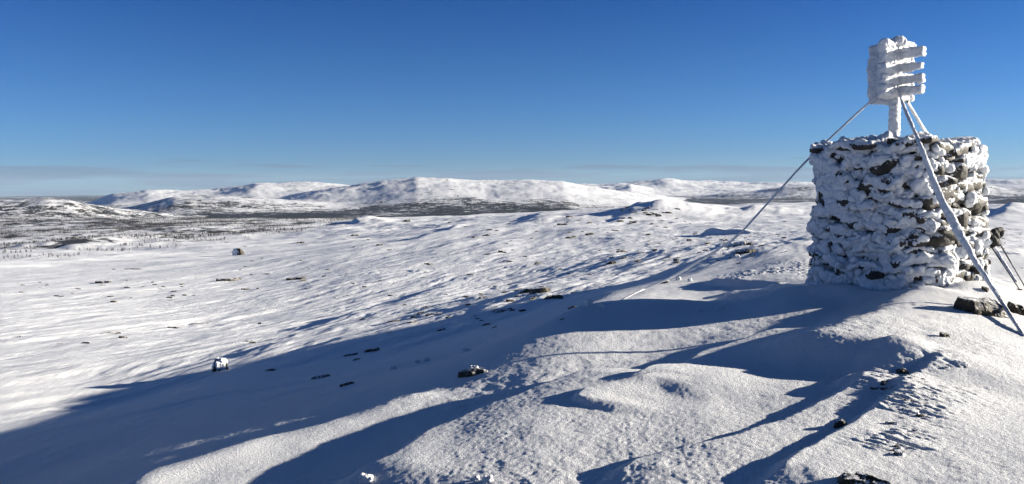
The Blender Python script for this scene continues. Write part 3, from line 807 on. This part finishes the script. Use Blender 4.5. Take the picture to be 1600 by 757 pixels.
# picture x, y of the foot, width and height in picture pixels, material, label
ROCKS = [
 (1552,493,84,30,'b','brown bare rock poking out beside the foot of the front guy wire, larger of two'),
 (1597,492,34,22,'b','small brown rock just right of the front guy wire, beside a larger brown rock'),
 (1541,455,10,8,'b','tiny dark stone below the grips of the trekking poles'),
 (1479,527,13,8,'b','small round stone alone on the bright snow in front of the cairn'),
 (1352,764,76,20,'b','dark rough rock cut off by the bottom edge of the picture'),
 (1314,668,26,20,'b','blocky brown stone standing in shaded snow above the bottom rock'),
 (1412,584,20,9,'b','flat brown sliver of rock on a low crust ridge in the near snow'),
 (1382,607,14,5,'s','thin frosted stone just left and below the brown sliver of rock'),
 (1395,664,16,7,'s','small dark stone in the rough crusted patch of the near snow'),
 (1408,712,16,7,'s','small dark stone at the lower end of the rough crusted patch'),
 (1508,572,22,5,'s','low frosted stone flush with the bright snow at right'),
 (740,586,50,14,'b','long flat dark slab with snow on top at the edge of the shaded hollow'),
 (780,488,36,9,'b','long low brown rock right on the edge of the big shadow'),
 (797,472,13,9,'b','small upright brown rock above the long low one at the shadow edge'),
 (822,458,30,11,'b','left block of the brown outcrop on the sunlit slope above the shadow'),
 (845,458,36,14,'b','middle and biggest block of the brown outcrop on the sunlit slope'),
 (864,467,24,10,'b','right block of the brown outcrop on the sunlit slope, lowest to the shadow'),
 (740,495,12,9,'s','small brown rock with a snow cushion just outside the shadow edge'),
 (816,487,12,9,'b','little dark rock inside the shadow under the brown outcrop'),
 (680,492,28,7,'b','wedge shaped dark rock on sunlit snow left of the brown outcrop'),
 (641,505,18,5,'b','flat dark rock nearest the shadow edge, left of the wedge shaped one'),
 (645,497,14,5,'b','small dark rock just above the flat one near the shadow edge'),
 (613,503,18,4,'b','thin dark rock leftmost of the sunlit row near the shadow edge'),
 (665,481,10,4,'b','tiny dark rock above the wedge shaped one on the sunlit slope'),
 (578,550,26,9,'b','dark rock on the shaded slope, right one of a pair below the shadow edge'),
 (548,556,20,6,'b','dark rock on the shaded slope, left one of a pair under the shadow edge'),
 (556,563,14,5,'b','small dark rock just below the pair on the shaded slope'),
 (495,592,26,8,'b','long dark rock deeper in the shaded hollow at left'),
 (543,602,22,6,'b','low dark rock in the shaded hollow, right of the long dark one'),
 (420,580,16,6,'b','dark rock faint in the shade right of the ice covered boulder'),
 (690,517,14,5,'b','dark flake of rock sticking from the shaded slope in the middle'),
 (355,439,32,7,'b','long dark rock on the sunlit fell left of a pair of rocks'),
 (452,438,12,8,'b','dark angular rock, left one of a pair on the sunlit fell'),
 (468,437,20,7,'b','rounded dark rock, right one of a pair on the sunlit fell'),
 (384,453,12,4,'b','small dark rock below the long dark rock on the sunlit fell'),
 (417,429,18,4,'b','thin dark rock between the long rock and the pair'),
 (395,430,9,3,'b','tiny dark stone beside the thin dark rock'),
 (270,513,18,4,'b','dark rock left one of two thin strips low on the left slope'),
 (308,507,30,4,'b','thin dark strip of rock low on the left slope, the right one'),
 (172,521,24,4,'b','slanting dark strip of rock on the left slope'),
 (268,470,10,3,'b','tiny dark stone on the left fell'),
 (208,421,22,3,'b','thin dark rock strip far left below the scrub'),
 (160,443,22,6,'b','low dark rock at the end of a ripple line far left'),
 (955,413,16,9,'b','dark lumpy rock in the middle of the sunlit fell'),
 (1058,412,10,5,'b','dark rock right of the lumpy one in front of the shadow tip'),
 (1060,404,9,4,'b','small rock just above its twin near the shadow tip'),
 (1024,392,9,6,'b','small dark rock above the tip of the big shadow'),
 (1078,376,8,6,'b','dark pointed rock on the pale slope below the mid ridge'),
 (890,373,12,5,'b','left rock of two on the sunlit slope under the snowy knob'),
 (897,371,10,4,'b','right rock of two on the sunlit slope under the snowy knob'),
 (920,368,14,6,'b','slanting rock to the right of the two under the snowy knob'),
 (880,352,16,5,'b','left of two dark slabs beside the blue shaded dip'),
 (892,340,14,5,'b','upper dark slab near the blue shaded dip'),
 (742,372,12,4,'b','dark rock under the long blue wind ridge'),
 (760,369,14,5,'b','slanting dark rock right of the long blue wind ridge'),
 (634,347,14,6,'b','dark rock on the far shoulder where the forest begins'),
 (592,384,10,4,'b','dark round stone alone on the pale fell in the middle distance'),
 (553,369,12,4,'b','small dark rock on the pale far shoulder'),
 (470,380,12,4,'b','small dark rock near the right end of the scrub plain'),
 (1128,376,10,9,'s','frost covered rock at the tip of the icy outcrop beside the guy wire'),
 (1142,386,24,15,'s','big frosted block of the icy outcrop crossed by the guy wire'),
 (1158,384,22,12,'s','dark ribbed rock in the middle of the icy outcrop'),
 (1172,383,16,8,'b','right end rock of the icy outcrop'),
 (1166,396,34,9,'b','long dark slab in front of the icy outcrop'),
 (1150,403,20,9,'s','snow crusted block at the foot of the long dark slab'),
 (1016,337,10,9,'b','left dark rib on the slope of the mid ridge'),
 (1024,336,9,9,'b','right dark rib on the slope of the mid ridge'),
 (985,342,9,5,'b','small dark rib under the top of the mid ridge'),
 (1006,330,8,5,'b','upper small dark rib on the mid ridge'),
 (1040,443,14,6,'b','dark rock in the shadow just below the sunlit fell'),
 (1030,338,12,6,'b','lowest dark rib on the right flank of the mid ridge'),
 (1046,334,10,5,'b','outermost dark rib on the right flank of the mid ridge'),
 (1012,326,10,4,'b','dark rib highest on the mid ridge, nearest its top'),
 (970,347,10,5,'b','dark rib at the left foot of the mid ridge'),
 (1190,385,7,4,'b','small dark stone right of the icy outcrop'),
 (30,527,8,8,'s','snow covered boulder alone far left on the sunlit slope'),
]
def place_rock(px, py, w, h_, mat, label, sd, name='rock', group=None, bury=.35):
    P = hit([px], [py], height, 3, 1300)[0]
    if np.isnan(P[0]): return
    d = P[1]; sx = w/FPX*d; sz = h_/FPX*d
    sy = sx*.75
    x0, y0 = P[0], P[1]+sy*.3; e_ = max(sx*.5, .1)
    z = zg(x0, y0); gx = (zg(x0+e_, y0)-zg(x0-e_, y0))/(2*e_); gy = (zg(x0, y0+e_)-zg(x0, y0-e_))/(2*e_)
    app = sz/d*0 + max(.0, sy*(-z/d+gy))               # height its flat top already fills, seen from the summit
    hh = min(max(sz*.8-app*.7, sx*.07), sx*.38) if d > 13 else min(sz*.85, sx*.6)
    V, F = rock_mesh(sd, sx*1.1, sy, hh)
    V[:, 2] += V[:, 0]*gx + V[:, 1]*gy
    m = {'b': M_ROCK, 's': M_ROCKS, 'i': M_RIME}[mat]
    return add(name, mesh_np(name, V, F, False), m, label=label, cat='rock', group=group, loc=(x0, y0, z-hh*.35))
for i, (px, py, w, h_, mt, lb) in enumerate(ROCKS):
    place_rock(px, py, w, h_, mt, lb, 500+i)
# two boulders: one cased in ice, one grey-green with a snow jacket
def boulder(px, py, w, h_, sd, label, snow_share):
    P = hit([px], [py], height, 3, 1300)[0]; d = P[1]; sx = w/FPX*d; sz = h_/FPX*d
    root = add('boulder', None, label=label, cat='boulder', loc=(P[0], P[1]+sx*.3, zg(P[0], P[1]+sx*.3)-sz*.1))
    V, F = rock_mesh(sd, sx*.85, sx*.7, sz); add('bare_stone', mesh_np('bare_stone', V, F, False), M_ROCK, root)
    V, F, D = rbox(sx*.42, sx*.38, sz*.85, min(sx, sz)*.4, sx/26)
    V = V + D*(fbm3(V/sx*5+sd, sd, 3)*sx*.16 + fbm3(V/sx*18, sd+1, 2)*sx*.035)[:, None]
    V = V*np.array([.8, 1, 1])+np.array([-sx*snow_share, sx*.06, sz*.12])
    add('snow_coat', mesh_np('snow_coat', V, F), M_RIME, root)
boulder(340, 580, 30, 20, 61, 'ice-cased boulder just above the edge of the big shadow', .0)
boulder(373, 399, 19, 11, 62, 'lone boulder, half grey rock and half snow, below the scrub plain', .28)
# small stones that nothing tells apart
srng = np.random.RandomState(21)
spots = []
def scat(n_, x0, x1, y0, y1, wmin, wmax):
    for _ in range(n_): spots.append((srng.uniform(x0, x1), srng.uniform(y0, y1), srng.uniform(wmin, wmax)))
scat(26, 20, 330, 436, 470, 4, 9); scat(22, 340, 640, 372, 470, 4, 9); scat(34, 780, 1240, 345, 415, 4, 9); scat(14, 640, 900, 420, 470, 4, 9)
scat(26, 660, 960, 385, 470, 5, 13); scat(18, 950, 1120, 350, 410, 5, 12); scat(26, 960, 1080, 322, 352, 4, 9); scat(16, 560, 900, 475, 520, 5, 12); scat(16, 60, 560, 420, 540, 5, 14); scat(12, 700, 940, 345, 375, 4, 8); scat(10, 1130, 1200, 370, 400, 4, 8); scat(10, 1565, 1600, 350, 420, 3, 6)
for i, (px, py, w) in enumerate(spots):
    place_rock(px, py, w, w*srng.uniform(.25, .5), 'b', 'one of the many tiny dark stones speckling the distant sunlit snow', 900+i, 'small_stone', 'tiny dark stones on the sunlit fell')

for i in range(34):
    q = srng.choice(4, p=[.5, .2, .2, .1]); c_ = [(1425, 640, 38, 45), (1395, 705, 22, 14), (1385, 604, 20, 10), (1500, 575, 34, 6)][q]
    px, py = c_[0]+srng.normal(0, c_[2]*.45), c_[1]+srng.normal(0, c_[3]*.45); w = srng.uniform(4, 11)
    place_rock(px, py, w, w*.35, 'bs'[i % 2], 'one of the tiny dark stones showing through the scoured snow crust in front', 1400+i, 'small_stone', 'tiny stones in the scoured crust')

# ------------------------------------------------------------------ broken lumps of rime lying on the crust
LUMPS = [(920,478,12,13,'tallest rime lump standing up on the snow lip left of the cairn'),(940,480,9,6,'low rime lump just right of the tallest one on the lip'),
 (1042,441,7,5,'rime lump where the thin guy wire meets the snow'),(1060,438,8,7,'upright rime lump beside the far end of the thin guy wire'),(1078,440,6,6,'outermost rime lump right of the thin guy wire end'),
 (741,578,14,5,'crumbled white lump resting behind the flat dark slab'),(615,577,11,5,'rime lump lying in the shaded hollow, leftmost on the lip'),
 (652,567,7,4,'small rime lump on the lip right of the leftmost one'),(668,564,9,5,'rime lump on the lip halfway to the flat dark slab'),
 (728,550,13,4,'flat rime flake on the lip above the flat dark slab'),
 (762,752,16,12,'white lump at the bottom edge in the middle of the picture'),(745,750,10,8,'smaller white lump left of the one at the bottom edge'),
 (573,752,24,12,'rough white lump at the bottom edge on the lit rim'),(1092,486,10,4,'low crumb of rime on the crest left of the cairn'),(1125,483,12,5,'crumbled rime on the crest nearer the cairn')]
for i, (px, py, w, h_, lb) in enumerate(LUMPS):
    P = hit([px], [py], height, 3, 300)[0]
    if np.isnan(P[0]): continue
    d = P[1]; sx = w/FPX*d; sz = h_/FPX*d
    V, F, D = rbox(sx*.45, sx*.4, sz*.8, min(sx, sz)*.4, sx/16)
    V = V + D*(fbm3(V/sx*3.5+i, i, 3)*sx*.30 + fbm3(V/sx*10, i+1, 2)*sx*.04)[:, None]
    add('snow_lump', mesh_np('snow_lump', V, F), M_RIME, label=lb, cat='snow lump', loc=(P[0], P[1], zg(P[0], P[1])+sz*.05))

# ------------------------------------------------------------------ bare mountain birches on the plain
def tree_variant(sd, n_twig=46):
    k = np.random.RandomState(sd); h = Heap()
    V, F, D = tube([(0, 0, -.05), (.02, 0, .3), (0, .02, .62), (.02, .01, .97)], [.035, .028, .018, .006], 5); h.put(V, F)
    for i in range(n_twig):
        z = k.uniform(.12, .85); a = k.uniform(0, 6.283); L = k.uniform(.16, .34)*(1.15-z*.7)
        b0 = np.array([0, 0, z]); tip = b0+np.array([math.cos(a)*L, math.sin(a)*L, L*k.uniform(.3, 1.1)])
        w = np.array([-math.sin(a), math.cos(a), .4])*.030
        h.put(np.array([b0-w*.5, b0+w*.5, tip+w, tip-w*.6]), [[0, 1, 2, 3]])
    return h
tv = [tree_variant(k) for k in (1, 2, 3, 4)]
tme = []
for k, h in enumerate(tv):
    me = h.mesh('birch', False); me.materials.append(M_TREE); tme.append(me)
trng = np.random.RandomState(5)
NT = 30000
r_ = np.exp(trng.uniform(math.log(190), math.log(1350), NT*4)); a_ = np.radians(trng.uniform(-44, -2, NT*4))
X_, Y_ = r_*np.sin(a_), r_*np.cos(a_); Z_ = height(X_, Y_)
pxs, pys = proj(X_, Y_, Z_)
den = .55*fbm2(X_/60, Y_/85, 401, 3) + .8*fbm2(X_/22, Y_/20, 402, 3) + .16*sst(450, 800, r_)
edge = plain_edge(pxs)
edge = edge + 7*fbm2(X_/30, Y_/40, 405, 3)
keep = (pys < edge) & (den > -.14) & (pys > 325) & (pxs > -120)
keep &= (trng.rand(len(den)) < (sst(-.18, .30, den)*.9+.03)*np.interp(r_, [240, 340], [.22, 1.0]))
ii = np.where(keep)[0][:NT]
ht = trng.uniform(.6, 1.5, len(ii))*np.interp(r_[ii], [250, 420, 900], [.62, 1.0, 1.7])
big = np.argsort(-(ht/r_[ii]))
inview = (pxs[ii] > 3) & (pxs[ii] < 1590)
first = [q for q in big if inview[q]][:290]
fs = set(first)
for q in first:
    g = ii[q]
    o = bpy.data.objects.new('birch', tme[q % 4]); COL.objects.link(o)
    o['label'] = 'small bare dark birch, one of the nearest scattered over the snowy plain at left'; o['category'] = 'tree'
    o['group'] = 'small bare birches scattered over the plain at left'
    o.location = (X_[g], Y_[g], Z_[g]); o.rotation_euler = (0, 0, trng.uniform(0, 6.28)); s_ = ht[q]; o.scale = (s_*1.25, s_*1.25, s_)
# the rest, too many to count: the same trees thinned to a few broad twigs
light = [tree_variant(k, 9) for k in (11, 12, 13)]
lv = [(np.concatenate(h.V[1:]), np.concatenate(h.F[1:])-len(h.V[0])) for h in light]
VV, FF, nb_ = [], [], 0
for q in range(len(ii)):
    if q in fs: continue
    g = ii[q]; V, F = lv[q % 3]; s_ = ht[q]; a = q*1.7
    W_ = rotz((V-np.array([0, 0, .1]))*np.array([1.5, 1.5, 1]), a)*s_ + np.array([X_[g], Y_[g], Z_[g]])
    VV.append(W_); FF.append(F+nb_); nb_ += len(V)
add('birch_scrub', mesh_np('birch_scrub', np.concatenate(VV), np.concatenate(FF), False), M_TREE, kind='stuff', label='bare birch scrub thinning out over the snowy plain', )
print('TREES', len(ii), 'DIST', r_[ii].min())
